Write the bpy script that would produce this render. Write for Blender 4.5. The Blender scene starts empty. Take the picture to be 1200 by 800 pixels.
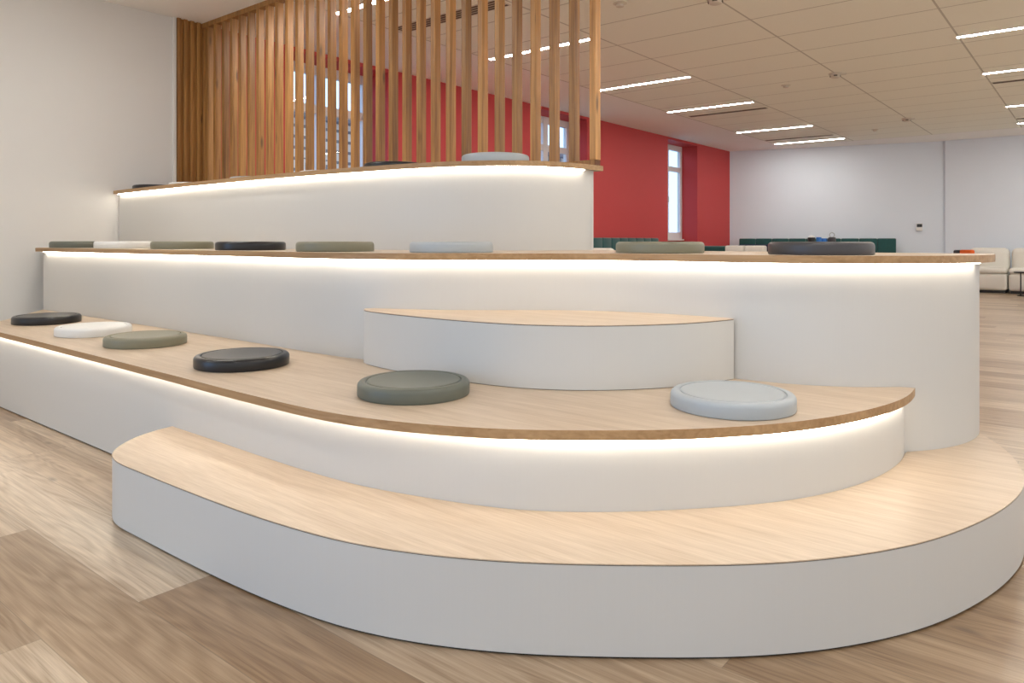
import bpy, bmesh, math, random
from mathutils import Vector, Matrix
random.seed(7)
sc = bpy.context.scene
COL = sc.collection
PI = math.pi

# ------------------------------------------------------------------ camera
YAW = math.radians(38.9)
HC = 0.965
cam_d = bpy.data.cameras.new('camera')
cam_d.sensor_width = 36.0
cam_d.lens = 855.0 / 1200.0 * 36.0
cam_d.shift_y = -118.0 / 1200.0
cam_d.clip_end = 200
cam = bpy.data.objects.new('camera', cam_d)
COL.objects.link(cam)
cam.location = (0, 0, HC)
cam.rotation_euler = (PI / 2, 0, YAW - PI / 2)
sc.camera = cam

# ------------------------------------------------------------------ view, light levels
sc.view_settings.view_transform = 'Standard'
sc.view_settings.look = 'None'
sc.view_settings.gamma = 1.0
sc.view_settings.use_curve_mapping = False
sc.view_settings.exposure = 0.86
WORLD = 0.6          # daylight all round the building
LED = 11.5            # warm light strips under the seats
LAMP = 50.0           # ceiling bars

w = bpy.data.worlds.new('daylight')
sc.world = w
w.use_nodes = True
bg = w.node_tree.nodes['Background']
wt = w.node_tree
w_tc = wt.nodes.new('ShaderNodeTexCoord')
w_sp = wt.nodes.new('ShaderNodeSeparateXYZ')
wt.links.new(w_tc.outputs['Generated'], w_sp.inputs[0])
w_mr = wt.nodes.new('ShaderNodeMapRange')
w_mr.inputs[1].default_value = 0.05
w_mr.inputs[2].default_value = 0.35
wt.links.new(w_sp.outputs[1], w_mr.inputs[0])
w_mx = wt.nodes.new('ShaderNodeMix')
w_mx.data_type = 'RGBA'
w_mx.inputs[6].default_value = (0.97, 0.98, 1.0, 1)
w_mx.inputs[7].default_value = (1.1, 1.7, 2.6, 1)      # bluer sky on the street side
wt.links.new(w_mr.outputs[0], w_mx.inputs[0])
wt.links.new(w_mx.outputs[2], bg.inputs[0])
bg.inputs[1].default_value = WORLD


# ------------------------------------------------------------------ node helpers
def new_mat(name):
    m = bpy.data.materials.new(name)
    m.use_nodes = True
    nt = m.node_tree
    return m, nt, nt.nodes['Principled BSDF']


def N(nt, typ, **kw):
    n = nt.nodes.new(typ)
    for k, v in kw.items():
        setattr(n, k, v)
    return n


def L(nt, a, b):
    nt.links.new(a, b)


def math_n(nt, op, a, b=None, c=None):
    n = nt.nodes.new('ShaderNodeMath')
    n.operation = op
    for i, x in enumerate((a, b, c)):
        if x is None:
            continue
        if isinstance(x, (int, float)):
            n.inputs[i].default_value = x
        else:
            nt.links.new(x, n.inputs[i])
    return n.outputs[0]


def mix_c(nt, f, a, b, mode='MIX'):
    n = nt.nodes.new('ShaderNodeMix')
    n.data_type = 'RGBA'
    n.blend_type = mode
    n.clamp_factor = True
    for s, x in ((0, f), (6, a), (7, b)):
        if isinstance(x, (int, float)):
            n.inputs[s].default_value = x
        elif isinstance(x, tuple):
            n.inputs[s].default_value = x
        else:
            nt.links.new(x, n.inputs[s])
    return n.outputs[2]


def C4(r, g, b):
    return (r, g, b, 1)


def S(r, g, b):
    """sRGB 0-255 to linear"""
    f = lambda c: (c / 255 / 12.92) if c / 255 <= 0.04045 else ((c / 255 + 0.055) / 1.055) ** 2.4
    return (f(r), f(g), f(b), 1)


def plain(name, col, rough=0.5, spec=0.5, var=0.0, scale=(8, 8, 8), bump=0.0, metal=0.0, sheen=0.0):
    m, nt, b = new_mat(name)
    b.inputs['Roughness'].default_value = rough
    b.inputs['Specular IOR Level'].default_value = spec
    b.inputs['Metallic'].default_value = metal
    if sheen:
        b.inputs['Sheen Weight'].default_value = sheen
    tc = N(nt, 'ShaderNodeTexCoord')
    mp = N(nt, 'ShaderNodeMapping')
    mp.inputs['Scale'].default_value = scale
    L(nt, tc.outputs['Object'], mp.inputs[0])
    no = N(nt, 'ShaderNodeTexNoise')
    no.inputs['Scale'].default_value = 1.0
    no.inputs['Detail'].default_value = 4
    L(nt, mp.outputs[0], no.inputs['Vector'])
    d = tuple(max(0, c * (1 - var)) for c in col[:3]) + (1,)
    e = tuple(min(1, c * (1 + var)) for c in col[:3]) + (1,)
    L(nt, mix_c(nt, no.outputs[0], d, e), b.inputs['Base Color'])
    if bump:
        bp = N(nt, 'ShaderNodeBump')
        bp.inputs['Strength'].default_value = bump
        bp.inputs['Distance'].default_value = 0.002
        L(nt, no.outputs[0], bp.inputs['Height'])
        L(nt, bp.outputs[0], b.inputs['Normal'])
    return m


def oak(name, light, dark, axis='Y', rough=0.45, fine=90, per_object=0.0, knots=False):
    m, nt, b = new_mat(name)
    b.inputs['Roughness'].default_value = rough
    tc = N(nt, 'ShaderNodeTexCoord')
    vec = tc.outputs['Object']
    if per_object:
        oi = N(nt, 'ShaderNodeObjectInfo')
        add = N(nt, 'ShaderNodeVectorMath', operation='ADD')
        cx = N(nt, 'ShaderNodeCombineXYZ')
        for i in range(3):
            L(nt, math_n(nt, 'MULTIPLY', oi.outputs['Random'], 37.0 + 11 * i), cx.inputs[i])
        L(nt, vec, add.inputs[0])
        L(nt, cx.outputs[0], add.inputs[1])
        vec = add.outputs[0]

    def stretched(a, c):
        mp = N(nt, 'ShaderNodeMapping')
        sca = [a, a, a]
        sca['XYZ'.index(axis)] = c
        mp.inputs['Scale'].default_value = sca
        L(nt, vec, mp.inputs[0])
        return mp.outputs[0]
    n1 = N(nt, 'ShaderNodeTexNoise')
    n1.inputs['Scale'].default_value = 1
    n1.inputs['Detail'].default_value = 5
    n1.inputs['Distortion'].default_value = 0.6
    L(nt, stretched(fine, fine * 0.035), n1.inputs['Vector'])
    n2 = N(nt, 'ShaderNodeTexNoise')
    n2.inputs['Scale'].default_value = 1
    n2.inputs['Detail'].default_value = 3
    L(nt, stretched(fine * 0.14, fine * 0.01), n2.inputs['Vector'])
    f = math_n(nt, 'ADD', math_n(nt, 'MULTIPLY', n1.outputs[0], 0.55), math_n(nt, 'MULTIPLY', n2.outputs[0], 0.6 if axis == 'Z' else 0.45))
    r = N(nt, 'ShaderNodeMapRange')
    r.inputs[1].default_value = 0.38 if axis == 'Z' else 0.32
    r.inputs[2].default_value = 0.78 if axis == 'Z' else 0.68
    L(nt, f, r.inputs[0])
    col = mix_c(nt, r.outputs[0], dark, light)
    if per_object:
        hv = N(nt, 'ShaderNodeHueSaturation')
        L(nt, math_n(nt, 'ADD', math_n(nt, 'MULTIPLY', oi.outputs['Random'], per_object), 1 - per_object / 2), hv.inputs['Value'])
        L(nt, col, hv.inputs['Color'])
        col = hv.outputs[0]
    if knots:
        vo = N(nt, 'ShaderNodeTexVoronoi')
        vo.inputs['Scale'].default_value = 1
        L(nt, stretched(9, 2.0), vo.inputs['Vector'])
        kr = N(nt, 'ShaderNodeMapRange')
        kr.inputs[1].default_value = 0.05
        kr.inputs[2].default_value = 0.14
        kr.inputs[3].default_value = 0.75
        kr.inputs[4].default_value = 0.0
        L(nt, vo.outputs['Distance'], kr.inputs[0])
        col = mix_c(nt, kr.outputs[0], col, (0.07, 0.035, 0.015, 1))
    L(nt, col, b.inputs['Base Color'])
    bp = N(nt, 'ShaderNodeBump')
    bp.inputs['Strength'].default_value = 0.08
    bp.inputs['Distance'].default_value = 0.001
    L(nt, n1.outputs[0], bp.inputs['Height'])
    L(nt, bp.outputs[0], b.inputs['Normal'])
    return m


def emit(name, col, strength):
    m, nt, b = new_mat(name)
    b.inputs['Base Color'].default_value = col
    b.inputs['Emission Color'].default_value = col
    b.inputs['Emission Strength'].default_value = strength
    return m


# ------------------------------------------------------------------ materials
def floor_material():
    m, nt, b = new_mat('laminate_planks')
    tc = N(nt, 'ShaderNodeTexCoord')
    sp = N(nt, 'ShaderNodeSeparateXYZ')
    L(nt, tc.outputs['Object'], sp.inputs[0])
    u = math_n(nt, 'DIVIDE', math_n(nt, 'SUBTRACT', sp.outputs[0], 0.2), 0.23)
    row = math_n(nt, 'FLOOR', u)
    even = math_n(nt, 'LESS_THAN', math_n(nt, 'FRACT', math_n(nt, 'MULTIPLY', math_n(nt, 'ADD', row, 40.25), 0.5)), 0.5)
    v = math_n(nt, 'SUBTRACT', sp.outputs[1], math_n(nt, 'ADD', 2.0, math_n(nt, 'MULTIPLY', even, 0.79)))
    v = math_n(nt, 'ADD', math_n(nt, 'DIVIDE', v, 1.55), math_n(nt, 'MULTIPLY', math_n(nt, 'FLOOR', math_n(nt, 'DIVIDE', row, 4)), 0.37))
    plank = math_n(nt, 'FLOOR', v)

    def hashed(seed):
        a = math_n(nt, 'ADD', math_n(nt, 'MULTIPLY', row, 12.9898), math_n(nt, 'MULTIPLY', plank, 4.1414))
        a = math_n(nt, 'SINE', math_n(nt, 'ADD', a, seed))
        return math_n(nt, 'FRACT', math_n(nt, 'ADD', math_n(nt, 'MULTIPLY', a, 437.585), 500.0))
    h1 = hashed(SEED_TONE)
    h2 = hashed(5.3)
    # grain coordinates shifted for every plank
    gx = math_n(nt, 'ADD', sp.outputs[0], math_n(nt, 'MULTIPLY', h1, 13.0))
    gy = math_n(nt, 'ADD', sp.outputs[1], math_n(nt, 'MULTIPLY', h2, 29.0))

    def grain(kx, ky, detail, dist):
        cx = N(nt, 'ShaderNodeCombineXYZ')
        L(nt, math_n(nt, 'MULTIPLY', gx, kx), cx.inputs[0])
        L(nt, math_n(nt, 'MULTIPLY', gy, ky), cx.inputs[1])
        n = N(nt, 'ShaderNodeTexNoise')
        n.inputs['Scale'].default_value = 1
        n.inputs['Detail'].default_value = detail
        n.inputs['Distortion'].default_value = dist
        L(nt, cx.outputs[0], n.inputs['Vector'])
        return n.outputs[0]
    g1 = grain(120, 2.2, 5, 0.5)
    g2 = grain(13, 0.7, 4, 1.0)
    # cathedral figure: contour lines of a long soft noise
    g3 = grain(5.5, 0.55, 2, 0.3)
    cath = math_n(nt, 'ADD', math_n(nt, 'MULTIPLY', math_n(nt, 'SINE', math_n(nt, 'MULTIPLY', g3, 130)), 0.5), 0.5)
    g4 = grain(330, 7, 3, 0.2)
    f = math_n(nt, 'ADD', math_n(nt, 'MULTIPLY', g1, 0.36), math_n(nt, 'MULTIPLY', g2, 0.46))
    f = math_n(nt, 'ADD', f, math_n(nt, 'MULTIPLY', cath, 0.09))
    f = math_n(nt, 'ADD', f, math_n(nt, 'MULTIPLY', g4, 0.26))
    r = N(nt, 'ShaderNodeMapRange')
    r.inputs[1].default_value = 0.38
    r.inputs[2].default_value = 0.76
    L(nt, f, r.inputs[0])
    col = mix_c(nt, r.outputs[0], FLOOR_DARK, FLOOR_LIGHT)
    tone = mix_c(nt, h1, C4(0.60, 0.49, 0.38), C4(1.1, 1.1, 1.1))
    col = mix_c(nt, 1.0, col, tone, 'MULTIPLY')
    # knots
    vo = N(nt, 'ShaderNodeTexVoronoi')
    cv = N(nt, 'ShaderNodeCombineXYZ')
    L(nt, math_n(nt, 'MULTIPLY', gx, 6.0), cv.inputs[0])
    L(nt, math_n(nt, 'MULTIPLY', gy, 2.2), cv.inputs[1])
    L(nt, cv.outputs[0], vo.inputs['Vector'])
    vo.inputs['Scale'].default_value = 1
    kr = N(nt, 'ShaderNodeMapRange')
    kr.inputs[1].default_value = 0.02
    kr.inputs[2].default_value = 0.10
    kr.inputs[3].default_value = 0.6
    kr.inputs[4].default_value = 0.0
    L(nt, vo.outputs['Distance'], kr.inputs[0])
    col = mix_c(nt, kr.outputs[0], col, C4(0.10, 0.065, 0.04))
    # seams
    fu = math_n(nt, 'FRACT', u)
    fv = math_n(nt, 'FRACT', v)
    eu = math_n(nt, 'MINIMUM', fu, math_n(nt, 'SUBTRACT', 1.0, fu))
    ev = math_n(nt, 'MINIMUM', fv, math_n(nt, 'SUBTRACT', 1.0, fv))
    seam = math_n(nt, 'MAXIMUM', math_n(nt, 'LESS_THAN', eu, 0.005), math_n(nt, 'LESS_THAN', ev, 0.0007))
    col = mix_c(nt, math_n(nt, 'MULTIPLY', seam, 0.45), col, C4(0.12, 0.09, 0.06))
    L(nt, col, b.inputs['Base Color'])
    b.inputs['Roughness'].default_value = 0.28
    b.inputs['Specular IOR Level'].default_value = 0.5
    bp = N(nt, 'ShaderNodeBump')
    bp.inputs['Strength'].default_value = 0.15
    bp.inputs['Distance'].default_value = 0.001
    L(nt, g1, bp.inputs['Height'])
    L(nt, bp.outputs[0], b.inputs['Normal'])
    return m


def ceiling_material():
    m, nt, b = new_mat('ceiling_tiles')
    tc = N(nt, 'ShaderNodeTexCoord')
    sp = N(nt, 'ShaderNodeSeparateXYZ')
    L(nt, tc.outputs['Object'], sp.inputs[0])

    def line(c, o, period, half):
        f = math_n(nt, 'FRACT', math_n(nt, 'ADD', math_n(nt, 'DIVIDE', math_n(nt, 'SUBTRACT', c, o), period), 100.0))
        d = math_n(nt, 'MULTIPLY', math_n(nt, 'MINIMUM', f, math_n(nt, 'SUBTRACT', 1.0, f)), period)
        return math_n(nt, 'LESS_THAN', d, half)
    lu = line(sp.outputs[0], 5.86, 0.7145, 0.008)
    lv = line(sp.outputs[1], 5.30, 1.4, 0.009)
    g = math_n(nt, 'MAXIMUM', lu, lv)
    inside = math_n(nt, 'MULTIPLY', math_n(nt, 'LESS_THAN', sp.outputs[1], 5.31), math_n(nt, 'GREATER_THAN', sp.outputs[0], 3.6))
    inside = math_n(nt, 'MULTIPLY', inside, math_n(nt, 'LESS_THAN', sp.outputs[0], 15.87))
    g = math_n(nt, 'MULTIPLY', g, inside)
    no = N(nt, 'ShaderNodeTexNoise')
    no.inputs['Scale'].default_value = 60
    L(nt, tc.outputs['Object'], no.inputs['Vector'])
    tile = mix_c(nt, no.outputs[0], CEIL_A, CEIL_B)
    base = mix_c(nt, inside, CEIL_PLAIN, tile)
    L(nt, mix_c(nt, math_n(nt, 'MULTIPLY', g, 0.45), base, C4(0.16, 0.12, 0.09)), b.inputs['Base Color'])
    b.inputs['Roughness'].default_value = 0.85
    b.inputs['Specular IOR Level'].default_value = 0.2
    return m


SEED_TONE = 16.8485
FLOOR_LIGHT = S(207, 189, 164)
FLOOR_DARK = S(140, 115, 87)
CEIL_A = S(241, 240, 228)
CEIL_B = S(245, 244, 233)
CEIL_PLAIN = S(246, 244, 240)

M = {}
M['floor'] = floor_material()
M['ceiling'] = ceiling_material()
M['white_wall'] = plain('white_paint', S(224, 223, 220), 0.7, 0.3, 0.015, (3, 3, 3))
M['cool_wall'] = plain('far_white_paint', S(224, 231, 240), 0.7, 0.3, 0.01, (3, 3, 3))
M['red_wall'] = plain('red_paint', S(192, 66, 66), 0.6, 0.35, 0.03, (2, 2, 2))
M['laminate'] = plain('white_laminate', S(206, 205, 201), 0.42, 0.45, 0.012, (220, 220, 2))
M['oak_top'] = oak('oak_veneer', S(212, 193, 170), S(185, 162, 136), 'Y', 0.42, 230)
M['oak_edge'] = oak('oak_edge_band', S(190, 155, 112), S(152, 115, 74), 'Y', 0.5, 60)
M['slat'] = oak('oak_slat', S(200, 148, 84), S(128, 84, 39), 'Z', 0.42, 70, per_object=0.45, knots=True)
M['end_grain'] = plain('end_grain', S(110, 72, 48), 0.6, 0.3, 0.25, (90, 90, 90))
M['gap'] = plain('dark_gap', S(36, 31, 27), 0.8, 0.2, 0.1)
M['led'] = emit('warm_led', (1.0, 0.92, 0.79, 1), LED)
M['lamp'] = emit('cool_white_lamp', (1.0, 0.965, 0.91, 1), LAMP)
M['metal_white'] = plain('white_metal', S(228, 226, 222), 0.4, 0.5, 0.01)
M['plastic'] = plain('ivory_plastic', S(214, 205, 190), 0.45, 0.5, 0.02)
M['dark_slot'] = plain('dark_slot', S(92, 80, 68), 0.7, 0.3, 0.05)
M['c_black'] = plain('black_leatherette', S(28, 27, 28), 0.3, 0.5, 0.06, (40, 40, 40), 0.05)
M['c_olive'] = plain('olive_leatherette', S(126, 123, 103), 0.42, 0.5, 0.04, (40, 40, 40), 0.05)
M['c_dolive'] = plain('grey_green_leatherette', S(98, 101, 90), 0.42, 0.5, 0.04, (40, 40, 40), 0.05)
M['c_white'] = plain('white_leatherette', S(224, 224, 221), 0.45, 0.5, 0.02, (40, 40, 40), 0.05)
M['c_grey'] = plain('pale_grey_leatherette', S(172, 178, 181), 0.42, 0.5, 0.03, (40, 40, 40), 0.05)
M['c_char'] = plain('charcoal_leatherette', S(62, 60, 62), 0.4, 0.5, 0.05, (40, 40, 40), 0.05)
M['green'] = plain('bottle_green_velvet', S(22, 76, 74), 0.6, 0.3, 0.2, (14, 14, 14), 0.1, sheen=0.4)
M['navy'] = plain('navy_fabric', S(28, 40, 62), 0.8, 0.2, 0.1, (60, 60, 60))
M['cream'] = plain('cream_boucle', S(226, 222, 212), 0.9, 0.2, 0.05, (120, 120, 120), 0.3)
M['black_metal'] = plain('black_metal', S(28, 28, 29), 0.4, 0.5, 0.05)
M['orange'] = plain('orange_fabric', S(226, 104, 48), 0.8, 0.2, 0.06, (50, 50, 50))
M['blue'] = plain('blue_plastic', S(52, 122, 206), 0.4, 0.5, 0.05)
M['window_paint'] = plain('window_paint', S(226, 224, 224), 0.45, 0.5, 0.01)
M['red_item'] = plain('dark_screen', S(24, 22, 22), 0.25, 0.5, 0.02)


def glass_mat():
    m, nt, b = new_mat('window_glass')
    b.inputs['Base Color'].default_value = (0.97, 0.99, 1, 1)
    b.inputs['Roughness'].default_value = 0.0
    tr = N(nt, 'ShaderNodeBsdfTransparent')
    tr.inputs[0].default_value = (0.93, 0.97, 1.0, 1)
    gl = N(nt, 'ShaderNodeBsdfGlossy')
    gl.inputs['Roughness'].default_value = 0.02
    mx = N(nt, 'ShaderNodeMixShader')
    mx.inputs[0].default_value = 0.06
    L(nt, tr.outputs[0], mx.inputs[1])
    L(nt, gl.outputs[0], mx.inputs[2])
    L(nt, mx.outputs[0], nt.nodes['Material Output'].inputs[0])
    return m


M['glass'] = glass_mat()


def facade_mat():
    m, nt, b = new_mat('pale_stone_blocks')
    tc = N(nt, 'ShaderNodeTexCoord')
    mp = N(nt, 'ShaderNodeMapping')
    mp.inputs['Rotation'].default_value = (-PI / 2, 0, 0)
    L(nt, tc.outputs['Object'], mp.inputs[0])
    br = N(nt, 'ShaderNodeTexBrick')
    br.inputs['Color1'].default_value = S(236, 232, 226)
    br.inputs['Color2'].default_value = S(196, 200, 206)
    br.inputs['Mortar'].default_value = S(112, 120, 132)
    br.inputs['Scale'].default_value = 1
    br.inputs['Brick Width'].default_value = 0.8
    br.inputs['Row Height'].default_value = 0.3
    br.inputs['Mortar Size'].default_value = 0.045
    L(nt, mp.outputs[0], br.inputs['Vector'])
    L(nt, br.outputs[0], b.inputs['Base Color'])
    b.inputs['Roughness'].default_value = 0.9
    return m


M['facade'] = facade_mat()
M['roof'] = plain('slate_roof', S(120, 130, 146), 0.7, 0.3, 0.2, (6, 6, 6))
M['pavement'] = plain('grey_pavement', S(140, 150, 164), 0.9, 0.2, 0.1)


# ------------------------------------------------------------------ object helpers
def empty(name, loc, rz=0):
    o = bpy.data.objects.new(name, None)
    o.empty_display_size = 0.05
    COL.objects.link(o)
    o.location = loc
    o.rotation_euler = (0, 0, rz)
    return o


def tag(o, label=None, cat=None, group=None, kind=None):
    if label:
        o['label'] = label
    if cat:
        o['category'] = cat
    if group:
        o['group'] = group
    if kind:
        o['kind'] = kind
    return o


def build(name, bm, mats, parent=None, smooth=None, recalc=True):
    """link bm as one mesh object; its coordinates are relative to the parent"""
    if recalc:
        bmesh.ops.recalc_face_normals(bm, faces=bm.faces)
    if smooth is not None:
        lim = math.radians(smooth)
        for f in bm.faces:
            f.smooth = True
        for e in bm.edges:
            if len(e.link_faces) == 2:
                e.smooth = e.calc_face_angle(0) < lim
            else:
                e.smooth = False
    me = bpy.data.meshes.new(name)
    bm.to_mesh(me)
    bm.free()
    o = bpy.data.objects.new(name, me)
    if not isinstance(mats, (list, tuple)):
        mats = [mats]
    for m in mats:
        me.materials.append(m)
    COL.objects.link(o)
    if parent:
        o.parent = parent
    return o


def part_label(o, text):
    o['label'] = text
    return o


def box_bm(x0, x1, y0, y1, z0, z1, bev=0.0, seg=2, bm=None):
    b = bmesh.new()
    vs = [b.verts.new(p) for p in ((x0, y0, z0), (x1, y0, z0), (x1, y1, z0), (x0, y1, z0),
                                   (x0, y0, z1), (x1, y0, z1), (x1, y1, z1), (x0, y1, z1))]
    for f in ((3, 2, 1, 0), (4, 5, 6, 7), (0, 1, 5, 4), (1, 2, 6, 5), (2, 3, 7, 6), (3, 0, 4, 7)):
        b.faces.new([vs[i] for i in f])
    if bev:
        bmesh.ops.bevel(b, geom=b.edges[:], offset=bev, segments=seg, profile=0.5, affect='EDGES')
    if bm is None:
        return b
    me = bpy.data.meshes.new('t')
    b.to_mesh(me)
    b.free()
    bm.from_mesh(me)
    bpy.data.meshes.remove(me)
    return bm


def lathe_bm(prof, n=64, cap_bottom=True, cap_top=True, bm=None, cx=0, cy=0):
    b = bm or bmesh.new()
    rings = []
    for r, z in prof:
        if r < 1e-6:
            rings.append([b.verts.new((cx, cy, z))])
        else:
            rings.append([b.verts.new((cx + r * math.cos(2 * PI * i / n), cy + r * math.sin(2 * PI * i / n), z)) for i in range(n)])
    for a, c in zip(rings, rings[1:]):
        for i in range(n):
            j = (i + 1) % n
            if len(a) == 1 and len(c) > 1:
                b.faces.new((a[0], c[i], c[j]))
            elif len(c) == 1 and len(a) > 1:
                b.faces.new((a[i], a[j], c[0]))
            elif len(a) > 1:
                b.faces.new((a[i], a[j], c[j], c[i]))
    if cap_bottom and len(rings[0]) > 1:
        b.faces.new(rings[0][::-1])
    if cap_top and len(rings[-1]) > 1:
        b.faces.new(rings[-1])
    return b


def catmull(pts, step=0.025):
    P = [Vector((p[0], p[1])) for p in pts]
    P = [2 * P[0] - P[1]] + P + [2 * P[-1] - P[-2]]
    out = []
    for i in range(1, len(P) - 2):
        p0, p1, p2, p3 = P[i - 1], P[i], P[i + 1], P[i + 2]
        t0 = 0
        t1 = t0 + max((p1 - p0).length, 1e-6) ** 0.5
        t2 = t1 + max((p2 - p1).length, 1e-6) ** 0.5
        t3 = t2 + max((p3 - p2).length, 1e-6) ** 0.5
        n = max(2, int((p2 - p1).length / step))
        for k in range(n):
            t = t1 + (t2 - t1) * k / n
            a1 = p0 * ((t1 - t) / (t1 - t0)) + p1 * ((t - t0) / (t1 - t0))
            a2 = p1 * ((t2 - t) / (t2 - t1)) + p2 * ((t - t1) / (t2 - t1))
            a3 = p2 * ((t3 - t) / (t3 - t2)) + p3 * ((t - t2) / (t3 - t2))
            b1 = a1 * ((t2 - t) / (t2 - t0)) + a2 * ((t - t0) / (t2 - t0))
            b2 = a2 * ((t3 - t) / (t3 - t1)) + a3 * ((t - t1) / (t3 - t1))
            out.append(b1 * ((t2 - t) / (t2 - t1)) + b2 * ((t - t1) / (t2 - t1)))
    out.append(P[-2].copy())
    return out


def resample(path, step=0.03):
    d = [0]
    for a, b in zip(path, path[1:]):
        d.append(d[-1] + (b - a).length)
    n = max(2, int(d[-1] / step))
    out, j = [], 0
    for k in range(n + 1):
        s = d[-1] * k / n
        while j < len(d) - 2 and d[j + 1] < s:
            j += 1
        t = (s - d[j]) / max(d[j + 1] - d[j], 1e-9)
        out.append(path[j].lerp(path[j + 1], min(max(t, 0), 1)))
    return out


def smooth_path(path, it=12):
    for _ in range(it):
        path = [path[0]] + [path[i - 1] * 0.25 + path[i] * 0.5 + path[i + 1] * 0.25 for i in range(1, len(path) - 1)] + [path[-1]]
    return path


def curve(pts, it=14, step=0.03):
    return smooth_path(resample(catmull(pts), step), it)


def offset(path, d):
    """positive d moves to the left of the direction of travel"""
    out = []
    for i, p in enumerate(path):
        a = path[max(i - 1, 0)]
        b = path[min(i + 1, len(path) - 1)]
        t = (b - a).normalized()
        out.append(p + Vector((-t.y, t.x)) * d)
    return out


def strip_bm(front, back, z0, z1):
    """closed solid between two parallel open paths"""
    b = bmesh.new()
    n = len(front)
    q = [[b.verts.new((p.x, p.y, z)) for p in path] for path in (front, back) for z in (z0, z1)]
    f0, f1, k0, k1 = q
    for i in range(n - 1):
        b.faces.new((f0[i], f0[i + 1], f1[i + 1], f1[i]))
        b.faces.new((k0[i + 1], k0[i], k1[i], k1[i + 1]))
        b.faces.new((f1[i], f1[i + 1], k1[i + 1], k1[i]))
        b.faces.new((k0[i], k0[i + 1], f0[i + 1], f0[i]))
    for i in (0, n - 1):
        b.faces.new((f0[i], f1[i], k1[i], k0[i]))
    return b


def slab_bm(poly, z0, z1, bev=0.0015):
    """flat board with its own outline; edge faces take material slot 1"""
    b = bmesh.new()
    v0 = [b.verts.new((p.x, p.y, z0)) for p in poly]
    v1 = [b.verts.new((p.x, p.y, z1)) for p in poly]
    n = len(poly)
    ft = b.faces.new(v1)
    fb = b.faces.new(v0[::-1])
    for i in range(n):
        j = (i + 1) % n
        f = b.faces.new((v0[i], v0[j], v1[j], v1[i]))
        f.material_index = 1
    b.normal_update()
    bmesh.ops.triangulate(b, faces=[ft, fb])
    return b


def V2(*pts):
    return [Vector(p) for p in pts]


# ------------------------------------------------------------------ the room
V_WALL = 6.55
Z_CEIL = 2.99


def struct(name, bm, m, **kw):
    o = build(name, bm, m, **kw)
    o['kind'] = 'structure'
    return o


struct('floor', box_bm(-3.0, 18.2, -4.5, 7.1, -0.1, 0.0), M['floor'])
struct('ceiling', box_bm(-3.0, 18.2, -4.5, 7.1, Z_CEIL, Z_CEIL + 0.15), M['ceiling'])
struct('wall_left', box_bm(-3.0, 3.235, V_WALL, V_WALL + 0.4, 0, Z_CEIL), M['white_wall'])
# red wall with three window niches
WIN = ((4.40, 5.78), (8.72, 10.08), (12.94, 14.28))
ZW0, ZW1 = 1.0, 2.945
bm = bmesh.new()
us = [3.235] + [x for a in WIN for x in a] + [15.98]
for i in range(0, len(us), 2):
    box_bm(us[i], us[i + 1], V_WALL, V_WALL + 0.42, 0, Z_CEIL, bm=bm)
for a, c in WIN:
    box_bm(a, c, V_WALL + 0.345, V_WALL + 0.42, 0, ZW0, bm=bm)
    box_bm(a, c, V_WALL, V_WALL + 0.42, ZW1, Z_CEIL, bm=bm)
struct('wall_red', bm, M['red_wall'])


def quad_wall(name, a, b, th, m):
    d = (Vector(b) - Vector(a)).normalized()
    n = Vector((d.y, -d.x)) * th
    bmm = bmesh.new()
    pts = [Vector(a), Vector(b), Vector(b) + n, Vector(a) + n]
    lo = [bmm.verts.new((p.x, p.y, 0)) for p in pts]
    hi = [bmm.verts.new((p.x, p.y, Z_CEIL)) for p in pts]
    bmm.faces.new(lo[::-1])
    bmm.faces.new(hi)
    for i in range(4):
        j = (i + 1) % 4
        bmm.faces.new((lo[i], lo[j], hi[j], hi[i]))
    return struct(name, bmm, m)


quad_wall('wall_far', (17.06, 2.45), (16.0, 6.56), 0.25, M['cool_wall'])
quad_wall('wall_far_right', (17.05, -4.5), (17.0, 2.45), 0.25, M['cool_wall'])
struct('trim_1', box_bm(3.215, 3.24, V_WALL - 0.022, V_WALL, 0, Z_CEIL), M['metal_white'])

for k, (a, c) in enumerate(WIN):
    y0 = V_WALL + 0.345
    fr = bmesh.new()
    zt, zb = ZW1, ZW0
    mid = (a + c) / 2
    for x0, x1 in ((a, a + 0.09), (c - 0.09, c), (mid - 0.065, mid + 0.065)):
        box_bm(x0, x1, y0, y0 + 0.07, zb, zt, 0.006, bm=fr)
    for z0, z1 in ((zb, zb + 0.14), (zt - 0.11, zt), (2.40, 2.50)):
        for x0, x1 in ((a + 0.09, mid - 0.065), (mid + 0.065, c - 0.09)):
            box_bm(x0, x1, y0 + 0.004, y0 + 0.066, z0, z1, 0.005, bm=fr)
    wo = struct('window_%d' % (k + 1), fr, M['window_paint'])
    build('window_pane', box_bm(a + 0.05, c - 0.05, y0 + 0.03, y0 + 0.038, zb + 0.05, zt - 0.05), M['glass'], wo)
    build('window_sill', box_bm(a + 0.001, c - 0.001, y0 - 0.05, y0 + 0.0, zb - 0.03, zb, 0.006), M['window_paint'], wo)
    h = build('handle', box_bm(mid - 0.012, mid + 0.012, y0 - 0.04, y0 + 0.0, 1.75, 1.87, 0.005), M['metal_white'], wo)

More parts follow.
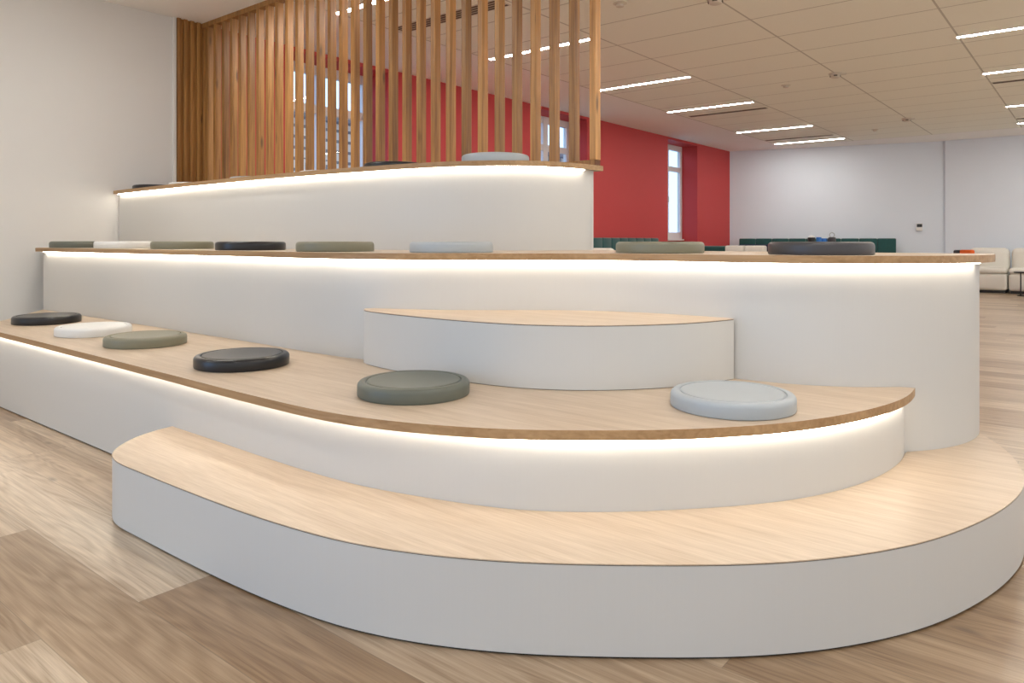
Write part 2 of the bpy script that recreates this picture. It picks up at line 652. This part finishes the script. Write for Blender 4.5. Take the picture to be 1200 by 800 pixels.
# the street beyond the windows
b1 = empty('neighbouring_building', (9, 17, -4))
build('facade', box_bm(-14, 16, 0, 4, 0, 8.3), M['facade'], b1)
bm = box_bm(-14.3, 16.3, -0.3, 4.3, 8.3, 8.6, 0.04)
build('roof', bm, M['roof'], b1)
for i in range(9):
    wd = build('window', box_bm(-12.6 + i * 3.1, -11.6 + i * 3.1, -0.04, 0.0, 5.6, 7.2), M['window_paint'], b1)
    build('pane', box_bm(-12.5 + i * 3.1, -11.7 + i * 3.1, -0.05, -0.04, 5.7, 7.1), M['roof'], wd)
tag(b1, 'pale stone building with grey roof across the street, seen through the windows', 'building')
struct('ground', box_bm(-6, 30, 7.2, 17, -4.1, -4.0), M['pavement'])

# ------------------------------------------------------------------ the tiered seating
Z1, Z2, ZM, Z3, Z4 = 0.22, 0.45, 0.675, 0.913, 1.39
TS = 0.028
U_BACK = 3.52

step1 = curve([(3.50, 0.47), (3.332, 0.362), (3.2, 0.292), (3.033, 0.232), (2.834, 0.19), (2.677, 0.180), (2.474, 0.204),
               (2.296, 0.247), (2.1, 0.316), (1.98, 0.376), (1.856, 0.456), (1.763, 0.528), (1.63, 0.658), (1.434, 0.903),
               (1.32, 1.067), (1.222, 1.25), (1.148, 1.46), (1.105, 1.75), (1.090, 1.98), (1.082, 2.22), (1.078, 2.45)], 10)
nose1 = curve([(1.078, 2.45), (1.077, 2.55), (1.085, 2.625), (1.108, 2.695), (1.145, 2.750), (1.2, 2.806), (1.27, 2.856), (1.345, 2.888), (1.427, 2.905)], 3, 0.02)
step1 = (step1 + nose1[1:])[::-1]           # left to right

panel2 = curve([(1.425, 5.27), (1.425, 4.6), (1.425, 3.6), (1.425, 2.9), (1.424, 2.6), (1.420, 2.25), (1.424, 1.95), (1.44, 1.75), (1.487, 1.545),
                (1.575, 1.275), (1.70, 1.085), (1.871, 0.905), (2.109, 0.71), (2.299, 0.612), (2.455, 0.562), (2.607, 0.535),
                (2.777, 0.526), (2.852, 0.535)], 8)
edge2 = curve([(1.385, 5.21), (1.385, 4.6), (1.375, 3.7), (1.36, 2.8), (1.348, 2.17), (1.366, 1.748), (1.443, 1.472), (1.551, 1.251),
               (1.689, 1.063), (1.843, 0.888), (2.045, 0.724), (2.207, 0.632), (2.4, 0.556), (2.602, 0.508), (2.745, 0.497), (2.876, 0.506)], 8)
panel3 = curve([(2.05, 6.17), (2.055, 5.2), (2.058, 4.2), (2.055, 3.3), (2.045, 2.62), (2.10, 2.35), (2.22, 2.12), (2.375, 1.92), (2.49, 1.78),
                (2.575, 1.62), (2.625, 1.45), (2.645, 1.278), (2.645, 1.06), (2.685, 0.82), (2.76, 0.67), (2.868, 0.545), (2.97, 0.463),
                (3.144, 0.385), (3.344, 0.364), (3.50, 0.39)], 8)
edge3 = offset(panel3, -0.052)
edge3[-1] = Vector((3.50, 0.338))
edge4 = curve([(2.70, 6.535), (2.675, 5.9), (2.655, 5.2), (2.655, 4.4), (2.675, 3.8), (2.715, 3.35), (2.79, 2.86), (2.90, 2.56), (3.08, 2.34), (3.28, 2.245), (3.51, 2.205)], 8)
panel4 = offset(edge4, 0.045)
panel4 = [p for p in panel4]
panel4[0] = Vector((2.745, 6.535))
panel4[-1] = Vector((3.50, 2.245))


def panel(parent, path, z0, z1, name='front_panel'):
    return build(name, strip_bm(path, offset(path, 0.018), z0, z1), M['laminate'], parent, smooth=35)


def led(parent, path, d, z):
    a = offset(path, -d)
    return build('light_strip', strip_bm(a, offset(a, -0.008), z - 0.005, z), M['led'], parent, smooth=35)


def sub(path, i0, i1):
    return path[i0:i1]


# low step on the floor
r = empty('floor_step', (0, 0, 0))
tag(r, 'low white curved step on the floor with pale oak tread, lowest of the stage', 'step')
build('plinth', strip_bm(offset(step1, 0.006), offset(step1, 0.02), 0.0, 0.006), M['gap'], r, smooth=35)
panel(r, step1, 0.006, Z1 - 0.0048)
build('edge_line', strip_bm(offset(step1, 0.0015), offset(step1, 0.018), Z1 - 0.0048, Z1 - 0.0028), M['gap'], r, smooth=35)
back = [p for p in offset(panel2, -0.001) if p.y < 2.9] + [p for p in offset(panel3, -0.001) if p.x > 2.87]
poly = step1 + back[::-1]
part_label(build('tread', slab_bm(poly, Z1 - 0.0028, Z1), [M['oak_top'], M['oak_top']], r, smooth=35), 'pale oak tread')

# lower seat tier
r = empty('seat_tier', (0, 0, 0))
tag(r, 'lowest lit oak bench tier with white curved front, above the floor step', 'bench', 'lit bench tiers of the stage')
build('plinth', strip_bm(offset(panel2, 0.006), offset(panel2, 0.016), 0.0, 0.006), M['gap'], r, smooth=35)
panel(r, panel2, 0.006, Z2 - TS)
led(r, panel2[2:-1], 0.008, Z2 - TS)
poly = edge2 + [p for p in offset(panel3, -0.001) if p.x < 2.874][::-1]
part_label(build('seat_board', slab_bm(poly, Z2 - TS, Z2), [M['oak_top'], M['oak_edge']], r, smooth=35), 'oak seat board with darker edge')
build('end_panel', strip_bm(V2((1.425, 5.272), (2.03, 6.13)), V2((1.445, 5.26), (2.045, 6.11)), 0, Z2 - TS), M['laminate'], r)

# step block standing on the lower tier
mid = curve([(2.045, 2.455), (2.012, 2.44), (1.99, 2.40), (1.975, 2.34), (1.958, 2.22), (1.953, 2.05), (1.957, 1.82), (1.992, 1.605), (2.052, 1.463), (2.136, 1.342),
             (2.31, 1.192), (2.472, 1.108), (2.63, 1.062)], 4, 0.02)
r = empty('step_block', (0, 0, 0))
tag(r, 'white curved step block with oak top standing on the lowest bench tier', 'step')
panel(r, mid, Z2 + 0.002, ZM - 0.0048)
build('shadow_gap', strip_bm(offset(mid, 0.004), offset(mid, 0.016), Z2, Z2 + 0.002), M['gap'], r, smooth=35)
build('edge_line', strip_bm(offset(mid, 0.0015), offset(mid, 0.018), ZM - 0.0048, ZM - 0.0028), M['gap'], r, smooth=35)
pb = [p for p in offset(panel3, -0.001) if p.y < 2.45 and p.y > 1.065]
poly = mid + pb[::-1]
part_label(build('tread', slab_bm(poly, ZM - 0.0028, ZM), [M['oak_top'], M['oak_top']], r, smooth=35), 'pale oak tread')

# middle seat tier
r = empty('seat_tier', (0, 0, 0))
tag(r, 'middle lit oak bench tier with tall white front and eight round cushions', 'bench', 'lit bench tiers of the stage')
panel(r, panel3, 0.0, Z3 - TS)
led(r, panel3[2:-9], 0.013, Z3 - TS)
poly = edge3 + V2((3.50, 2.24)) + offset(panel4, -0.001)[:-1][::-1] + V2((2.15, 6.50))
part_label(build('seat_board', slab_bm(poly, Z3 - TS, Z3), [M['oak_top'], M['oak_edge']], r, smooth=35), 'oak seat board with darker edge')
build('back_panel', box_bm(3.482, 3.5, 0.41, 2.23, 0, Z3 - TS), M['laminate'], r)
build('end_panel', strip_bm(V2((2.07, 6.20), (2.17, 6.47), (2.7, 6.52)), V2((2.09, 6.18), (2.19, 6.44), (2.7, 6.50)), 0, Z3 - TS), M['laminate'], r)

# upper seat tier
r = empty('seat_tier', (0, 0, 0))
tag(r, 'highest lit oak bench tier under the slatted wooden screen', 'bench', 'lit bench tiers of the stage')
panel(r, panel4, Z3, Z4 - TS)
led(r, panel4[1:-3], 0.014, Z4 - TS)
poly = edge4 + V2((3.56, 2.205), (3.56, 6.535))
part_label(build('seat_board', slab_bm(poly, Z4 - TS, Z4), [M['oak_top'], M['oak_edge']], r, smooth=35), 'oak seat board with darker edge')
build('back_panel', box_bm(3.502, 3.52, 2.245, 6.54, 0, Z4 - TS), M['laminate'], r)

# ------------------------------------------------------------------ slatted screen
r = empty('slatted_screen', (3.485, 2.25, Z4))
tag(r, 'oak slatted screen rising from the top bench to the ceiling', 'screen')
SD, SW = 0.057, 0.039
build('bottom_rail', box_bm(0.0, SD, -0.034, 4.28, 0.0, 0.032, 0.002), M['slat'], r)
part_label(build('rail_end', box_bm(0.001, SD - 0.001, -0.0365, -0.034, 0.001, 0.031), M['end_grain'], r), 'dark end grain of the bottom rail')
build('top_rail', box_bm(-0.004, SD + 0.004, -0.04, 4.285, 1.555, Z_CEIL - Z4, 0.002), M['slat'], r)
base_bm = box_bm(0, SD, -SW, 0, 0.032, 1.555, 0.002)
s0 = build('slat', base_bm, M['slat'], r)
for i in range(1, 31):
    s = s0.copy()
    COL.objects.link(s)
    s.parent = r
    s.location = (random.uniform(-0.001, 0.001), 0.1407 * i, 0)
# slats on the wall beside the screen
r2 = empty('slatted_wall_panel', (3.245, V_WALL, 0))
tag(r2, 'narrow dark oak slatted panel on the white wall beside the screen', 'wall panel')
build('backing', box_bm(0.0, 0.292, -0.008, 0, Z4 - 0.03, Z_CEIL), M['slat'], r2)
s0 = build('slat', box_bm(0.0, 0.034, -0.034, -0.008, Z4, Z_CEIL, 0.002), M['slat'], r2)
for i in range(1, 5):
    s = s0.copy()
    COL.objects.link(s)
    s.parent = r2
    s.location = (0.062 * i, 0, 0)


# ------------------------------------------------------------------ round cushions
def cushion(x, y, z, mat, label, rot=0.0):
    root = empty('round_cushion', (x, y, z), rot)
    R = 0.188
    prof = [(0.0, 0.0), (R - 0.006, 0.0), (R - 0.001, 0.002), (R, 0.006), (R, 0.020), (R, 0.033), (R - 0.002, 0.040), (R - 0.007, 0.0455),
            (R - 0.014, 0.048), (R - 0.021, 0.0484), (R - 0.0262, 0.0470), (R - 0.0280, 0.0425)]
    prof += [(0.0, 0.042)]
    build('body', lathe_bm(prof, 96, False, False), mat, root, smooth=50)
    R2 = R - 0.0312
    top = [(R2, 0.0415), (R2, 0.0450), (R2 - 0.0015, 0.0472), (R2 - 0.006, 0.0478), (R2 - 0.02, 0.0472), (R2 - 0.06, 0.0452), (R2 - 0.11, 0.0438), (0.0, 0.0432)]
    build('top_panel', lathe_bm(top, 96, False, False), mat, root, smooth=50)
    tag(root, label, 'cushion', 'round seat pads on the bench tiers')
    return root


def un(px, D):
    """point at image column px and depth D, for placing things as seen"""
    X = (px - 600) / 855.0 * D
    c, s = math.cos(YAW), math.sin(YAW)
    return c * D + s * X, s * D - c * X


LOW = ((55, 4.60, 'c_black', 'black round cushion at the left end of the lowest bench'),
       (110, 4.04, 'c_white', 'white round cushion on the lowest bench, between black and olive ones'),
       (171, 3.64, 'c_olive', 'olive round cushion on the lowest bench, beside the white one'),
       (284, 3.03, 'c_black', 'black round cushion alone mid-length on the lowest bench, nearer than the other black one'),
       (485, 2.465, 'c_dolive', 'grey-green round cushion in front of the white step block'),
       (858, 2.27, 'c_grey', 'pale grey round cushion near the right tip of the lowest bench'))
for px, D, m, lab in LOW:
    x, y = un(px, D)
    cushion(x, y, Z2, M[m], lab)
MIDC = ((92, 5.48, 'c_dolive', 'dark olive round cushion at the far left end of the middle bench'),
        (145, 5.20, 'c_white', 'white round cushion on the middle bench, second from its left end'),
        (214, 4.72, 'c_olive', 'olive round cushion on the middle bench, between white and black ones'),
        (294, 4.10, 'c_black', 'black round cushion on the middle bench, in its left half'),
        (393, 3.60, 'c_olive', 'olive round cushion on the middle bench, between black and pale grey ones'),
        (529, 3.30, 'c_grey', 'pale grey round cushion at the centre of the middle bench'),
        (773, 3.16, 'c_olive', 'olive round cushion on the middle bench, in front of the red wall'),
        (961, 2.78, 'c_char', 'charcoal round cushion nearest the right end of the middle bench'))
for px, D, m, lab in MIDC:
    x, y = un(px, D)
    cushion(x, y, Z3, M[m], lab)
TOPC = ((2.97, 6.33, 'c_black', 'black round cushion at the wall end of the top bench'),
        (3.04, 5.84, 'c_white', 'white round cushion on the top bench, second from the wall'),
        (3.07, 4.96, 'c_grey', 'pale grey round cushion on the top bench, third from the wall'),
        (3.12, 4.17, 'c_white', 'white round cushion on the top bench, fourth from the wall'),
        (3.05, 3.39, 'c_black', 'black round cushion on the top bench, beside the big pale grey one'),
        (3.10, 2.62, 'c_grey', 'pale grey round cushion nearest the right end of the top bench'))
for x, y, m, lab in TOPC:
    cushion(x, y, Z4, M[m], lab)

# ------------------------------------------------------------------ ceiling lamps, vents, detectors
def lamp(u, v0, v1, label):
    root = empty('ceiling_light', (u, (v0 + v1) / 2, Z_CEIL))
    h = (v1 - v0) / 2
    build('housing', box_bm(-0.036, 0.036, -h, h, -0.010, 0.0, 0.002), M['metal_white'], root)
    build('diffuser', box_bm(-0.027, 0.027, -h + 0.01, h - 0.01, -0.0112, -0.010), M['lamp'], root)
    tag(root, label, 'ceiling light', 'bar lights in the ceiling')
    return root


A = ((4.07, 'ceiling light bar behind the middle of the slatted screen, nearest the viewer'),
     (6.17, 'ceiling light bar seen through the right end of the slatted screen'),
     (8.36, 'ceiling light bar just right of the screen end, fourth from the far wall'),
     (10.46, 'ceiling light bar in the left row, third from the far wall'),
     (13.26, 'ceiling light bar in the left row, second from the far wall'),
     (15.31, 'ceiling light bar in the left row, nearest the far wall'))
for u, lab in A:
    lamp(u, 3.93, 5.30, lab)
B = ((8.41, 'ceiling light bar in the right row, nearest the viewer'),
     (10.45, 'ceiling light bar in the right row, second from the viewer'),
     (13.23, 'ceiling light bar in the right row, third from the viewer'),
     (15.25, 'ceiling light bar in the right row, nearest the far wall'))
for u, lab in B:
    lamp(u, -0.27, 1.12, lab)


for u, v in ((1.93, 4.6), (-0.22, 4.6), (1.93, 0.4), (-0.22, 0.4), (4.07, 0.4), (6.17, 0.4),
             (6.17, -3.2), (8.36, -3.2), (10.46, -3.2), (13.26, -3.2), (4.07, -3.2), (1.93, -3.2)):  # added bars out of view, put in to brighten foreground, floor and ceiling
    lamp(u, v - 0.68, v + 0.68, 'added unseen ceiling light bar, overhead or off to the right, brightening the room')


def vent(u, v0, v1, slots, label, wid):
    root = empty('ceiling_vent', (u, (v0 + v1) / 2, Z_CEIL))
    h = (v1 - v0) / 2
    build('frame', box_bm(-wid, wid, -h, h, -0.006, 0.0, 0.002), M['plastic'], root)
    n = slots
    for k in range(n):
        c = (k + 0.5) / n * 2 * (wid - 0.008) - (wid - 0.008)
        hw = (wid - 0.008) / n * (0.62 if n > 1 else 0.95)
        build('slot', box_bm(c - hw, c + hw, -h + 0.012, h - 0.012, -0.008, -0.006), M['dark_slot'], root)
    tag(root, label, 'vent', 'slot vents in the ceiling')


vent(4.77, 3.94, 5.25, 4, 'multi-slot ceiling vent seen through the slatted screen', 0.10)
vent(11.07, 3.95, 5.22, 1, 'dark slot vent in the ceiling, left row, nearer the viewer', 0.055)
vent(14.68, 3.97, 5.27, 1, 'dark slot vent in the ceiling, left row, nearer the far wall', 0.055)
vent(11.16, -0.27, 1.09, 1, 'dark slot vent in the ceiling, right row, nearer the viewer', 0.055)
vent(14.68, -0.27, 1.10, 1, 'dark slot vent in the ceiling, right row, nearer the far wall', 0.055)


def detector(u, v, label):
    root = empty('smoke_detector', (u, v, Z_CEIL))
    build('base', lathe_bm([(0.075, 0.0), (0.075, -0.012), (0.068, -0.016)], 32), M['plastic'], root, smooth=40)
    build('head', lathe_bm([(0.052, -0.016), (0.058, -0.034), (0.05, -0.05), (0.03, -0.058)], 32), M['plastic'], root, smooth=40)
    for k in range(4):
        a = k * PI / 2 + 0.3
        bmm = box_bm(-0.02, 0.02, 0.05, 0.060, -0.042, -0.028)
        bmesh.ops.rotate(bmm, verts=bmm.verts, cent=(0, 0, 0), matrix=Matrix.Rotation(a, 3, 'Z'))
        build('vent_slot', bmm, M['dark_slot'], root)
    bmm = box_bm(0.06, 0.13, -0.02, 0.02, -0.016, 0.0, 0.004)
    bmesh.ops.rotate(bmm, verts=bmm.verts, cent=(0, 0, 0), matrix=Matrix.Rotation(-0.9, 3, 'Z'))
    build('indicator_block', bmm, M['plastic'], root)
    tag(root, label, 'smoke detector', 'smoke detectors on the ceiling')


detector(5.80, 2.50, 'smoke detector on the ceiling nearest the viewer, at the top picture edge')
detector(9.33, 2.50, 'smoke detector on the ceiling, second of the row from the viewer')
detector(13.5, 2.50, 'smoke detector on the ceiling closest to the far wall')


def sprinkler(u, v, label):
    root = empty('ceiling_sprinkler', (u, v, Z_CEIL))
    build('rose', lathe_bm([(0.06, 0.0), (0.06, -0.004), (0.035, -0.012)], 32), M['plastic'], root, smooth=40)
    build('head', lathe_bm([(0.032, -0.012), (0.034, -0.03), (0.02, -0.036)], 32), M['plastic'], root, smooth=40)
    tag(root, label, 'sprinkler', 'sprinkler heads on the ceiling')


sprinkler(5.42, 3.19, 'small round ceiling sprinkler nearest the viewer, right of the screen')
sprinkler(9.63, 3.19, 'small round ceiling sprinkler in the middle of the ceiling')
sprinkler(14.5, 3.20, 'small round ceiling sprinkler closest to the far wall')


# ------------------------------------------------------------------ furniture at the back
def banquette(name, loc, rz, length, label, pitch=0.33):
    """back against local y = 0, seat towards -y, from x = 0 to length"""
    root = empty(name, loc, rz)
    build('base', box_bm(0.02, length - 0.02, -0.58, -0.04, 0.0, 0.10), M['black_metal'], root)
    build('seat', box_bm(0, length, -0.62, -0.14, 0.10, 0.46, 0.03, 3), M['green'], root, smooth=40)
    bmm = bmesh.new()
    n = max(1, round(length / pitch))
    for k in range(n):
        box_bm(length * k / n, length * (k + 1) / n, -0.15, 0.0, 0.40, 1.015, 0.022, 3, bm=bmm)
    build('backrest', bmm, M['green'], root, smooth=40)
    tag(root, label, 'bench seat')
    return root


banquette('banquette', (8.9, V_WALL - 0.02, 0), 0, 3.35, 'dark green channelled banquette along the red wall, behind the right cushions', 0.28)
d = Vector((16.0 - 17.06, 6.56 - 2.45)).normalized()
base = Vector((17.06, 2.45)) - Vector((d.y, -d.x)) * 0.03
ang = math.atan2(-d.y, -d.x)
nrm = Vector((-d.y, d.x))
if nrm.x > 0:
    nrm = -nrm
p0 = base + d * 4.0 + nrm * 0.05
banquette('banquette', (p0.x - 0.02, p0.y, 0), ang, 3.10, 'dark green channelled banquette against the far white wall')

# thermostat on the far wall
p = base + d * 0.47
r = empty('thermostat', (p.x - 0.0, p.y, 1.17), ang)
build('body', box_bm(-0.055, 0.055, -0.03, 0.025, 0, 0.15, 0.006), M['metal_white'], r)
part_label(build('screen', box_bm(-0.048, 0.048, -0.034, -0.03, 0.075, 0.14, 0.002), M['red_item'], r), 'black screen')
tag(r, 'small white thermostat with black screen on the far white wall', 'thermostat')


def sofa_module(u, v0, v1, label, depth=0.78):
    root = empty('sofa_module', (u, (v0 + v1) / 2, 0), 0)
    h = (v1 - v0) / 2
    build('plinth', box_bm(0.03, depth - 0.02, -h + 0.03, h - 0.03, 0.0, 0.05), M['black_metal'], root)
    build('base', box_bm(0, depth - 0.02, -h, h, 0.05, 0.36, 0.05, 4), M['cream'], root, smooth=50)
    build('seat_cushion', box_bm(-0.01, depth - 0.2, -h + 0.005, h - 0.005, 0.355, 0.47, 0.05, 4), M['cream'], root, smooth=50)
    b = bmesh.new()
    box_bm(depth - 0.24, depth, -h + 0.004, h - 0.004, 0.36, 0.83, 0.10, 6, bm=b)
    build('backrest', b, M['cream'], root, smooth=50)
    tag(root, label, 'sofa', 'white sofa modules at the far right wall')


sofa_module(16.02, 1.33, 2.00, 'white upholstered sofa module left of the small black table', 0.76)
sofa_module(16.02, 0.64, 1.31, 'white upholstered sofa module behind the small black table', 0.76)

# small black side table
r = empty('side_table', (15.55, 0.98, 0))
build('top', lathe_bm([(0.21, 0.400), (0.215, 0.405), (0.215, 0.418), (0.21, 0.422)], 40), M['black_metal'], r, smooth=40)
for k in range(3):
    a = 2 * PI * k / 3 + 0.9
    build('leg', lathe_bm([(0.010, 0.0), (0.010, 0.400)], 12, cx=0.15 * math.cos(a), cy=0.15 * math.sin(a)), M['black_metal'], r, smooth=40)
build('foot_ring', lathe_bm([(0.155, 0.0), (0.165, 0.0), (0.165, 0.012), (0.155, 0.012), (0.155, 0.0)], 40, False, False), M['black_metal'], r, smooth=40)
tag(r, 'small round black side table in front of the white sofa', 'table')


def armchair(loc, rz, wd, ht, mat, label, split=False, back_mat=None, arms=True):
    """back at local +x"""
    root = empty('armchair', loc, rz)
    for sx in (0.06, 0.60):
        for sy in (-1, 1):
            build('leg', lathe_bm([(0.014, 0.0), (0.02, 0.14)], 12, cx=sx, cy=sy * (wd / 2 - 0.07)), M['black_metal'], root, smooth=40)
    build('seat', box_bm(0.0, 0.62, -wd / 2 + 0.06, wd / 2 - 0.06, 0.14, 0.45, 0.04, 3), mat, root, smooth=40)
    if split:
        for s in (-1, 1):
            y0, y1 = (-wd / 2, -0.004) if s < 0 else (0.004, wd / 2)
            build('back_cushion', box_bm(0.5, 0.68, y0, y1, 0.42, ht, 0.03, 3), back_mat or mat, root, smooth=40)
    else:
        build('backrest', box_bm(0.52, 0.68, -wd / 2, wd / 2, 0.42, ht, 0.05, 4), back_mat or mat, root, smooth=40)
    if arms:
        for s in (-1, 1):
            build('armrest', box_bm(0.02, 0.52, s * wd / 2 - 0.05 * (1 + s), s * wd / 2 + 0.05 * (1 - s), 0.14, 0.62, 0.03, 3), mat, root, smooth=40)
    tag(root, label, 'chair')
    return root


# faces the far wall: its back is towards the stage
x, y = un(875, 12.2)
armchair((x + 0.55, y + 0.0, 0), PI, 0.66, 0.885, M['cream'], 'white lounge chair with two back cushions, in front of the far banquette', True)
x, y = un(842, 12.9)
armchair((x + 0.55, y + 0.0, 0), PI, 0.62, 0.875, M['green'], 'dark green lounge chair left of the white one', False)
x, y = un(889, 14.0)
armchair((x + 0.55, y, 0), PI, 0.75, 0.895, M['navy'], 'navy lounge chair partly hidden behind the white one', False)
x, y = un(704, 9.2)
armchair((x + 0.4, y, 0), PI, 0.6, 0.875, M['cream'], 'white lounge chair between stage and red wall banquette')

# pale wood table by the red wall corner
x, y = un(832, 13.9)
r = empty('console_table', (x, y, 0))
build('top', box_bm(-0.3, 0.3, -0.3, 0.3, 0.83, 0.862, 0.004), M['oak_top'], r)
for sx in (-1, 1):
    for sy in (-1, 1):
        build('leg', box_bm(sx * 0.26 - 0.02, sx * 0.26 + 0.02, sy * 0.26 - 0.02, sy * 0.26 + 0.02, 0.0, 0.83, 0.003), M['oak_edge'], r)
tag(r, 'pale wooden table near the corner of red and white walls', 'table')

# tall table with small things behind the charcoal cushion
x, y = un(962, 13.3)
ZT = 0.90
r = empty('high_table', (x, y, 0))
build('top', box_bm(-0.3, 0.3, -0.45, 0.45, ZT - 0.03, ZT, 0.004), M['oak_top'], r)
for sx in (-1, 1):
    for sy in (-1, 1):
        build('leg', box_bm(sx * 0.26 - 0.02, sx * 0.26 + 0.02, sy * 0.4 - 0.02, sy * 0.4 + 0.02, 0.0, ZT - 0.03, 0.003), M['black_metal'], r)
tag(r, 'tall table in front of the far green banquette, carrying small blue things', 'table')
px, py = un(951, 13.3)
r = empty('black_pot', (px, py, ZT))
build('pot', lathe_bm([(0.045, 0.0), (0.06, 0.01), (0.066, 0.125), (0.058, 0.125), (0.05, 0.11)], 24), M['black_metal'], r, smooth=40)
part_label(build('white_filling', lathe_bm([(0.056, 0.112), (0.05, 0.14), (0.035, 0.158), (0.0, 0.166)], 24, True, False), M['c_white'], r, smooth=60), 'white rounded top')
tag(r, 'black pot with white top on the tall table', 'pot')
px, py = un(959.5, 13.3)
tag(build('blue_cup', lathe_bm([(0.038, ZT), (0.046, ZT + 0.13), (0.042, ZT + 0.13), (0.035, ZT + 0.01)], 24, True, True, None, px, py), M['blue'], None, smooth=40),
    'blue cup next to the black pot on the tall table', 'cup')
px, py = un(966, 13.35)
bmm = box_bm(px - 0.05, px + 0.05, py - 0.045, py + 0.045, ZT, ZT + 0.11, 0.01)
tag(build('blue_box', bmm, M['blue'], None, smooth=40), 'small blue box beside the glass bowl on the tall table', 'box')
px, py = un(975, 13.3)
r = empty('glass_jar', (px, py, ZT))
build('jar', lathe_bm([(0.05, 0.0), (0.065, 0.02), (0.065, 0.115), (0.055, 0.13)], 24), M['c_char'], r, smooth=40)
bmm = bmesh.new()
ring = []
for i in range(24):
    a = 2 * PI * i / 24
    ring.append((0.045 * math.cos(a), 0.045 * math.sin(a) + 0.165))
for i in range(24):
    for j in range(6):
        pass
prof_n = 8
vv = []
for i in range(24):
    a = 2 * PI * i / 24
    row = []
    for j in range(prof_n):
        t = 2 * PI * j / prof_n
        rr = 0.042 + 0.008 * math.cos(t)
        row.append(bmm.verts.new((0.008 * math.sin(t), rr * math.cos(a), 0.170 + rr * math.sin(a))))
    vv.append(row)
for i in range(24):
    for j in range(prof_n):
        bmm.faces.new((vv[i][j], vv[(i + 1) % 24][j], vv[(i + 1) % 24][(j + 1) % prof_n], vv[i][(j + 1) % prof_n]))
build('ring_handle', bmm, M['c_grey'], r, smooth=60)
tag(r, 'dark jar with pale ring handle on the tall table', 'jar')

# orange and black chair beside the sofa
x, y = un(1126, 13.0)
r = empty('lounge_seat', (x, y, 0), -0.65)
for sx in (-1, 1):
    for sy in (-1, 1):
        build('leg', lathe_bm([(0.014, 0.0), (0.02, 0.14)], 12, cx=sx * 0.15, cy=sy * 0.14), M['black_metal'], r, smooth=40)
build('seat', box_bm(-0.2, 0.2, -0.19, 0.19, 0.14, 0.44, 0.03, 3), M['orange'], r, smooth=40)
build('backrest', box_bm(0.02, 0.12, -0.19, 0.06, 0.40, 0.805, 0.03, 3), M['orange'], r, smooth=40)
part_label(build('side_cushion', box_bm(0.02, 0.12, 0.062, 0.2, 0.40, 0.80, 0.03, 3), M['black_metal'], r, smooth=40), 'black side of the backrest')
tag(r, 'orange and black seat beside the white sofa at the far right', 'chair')
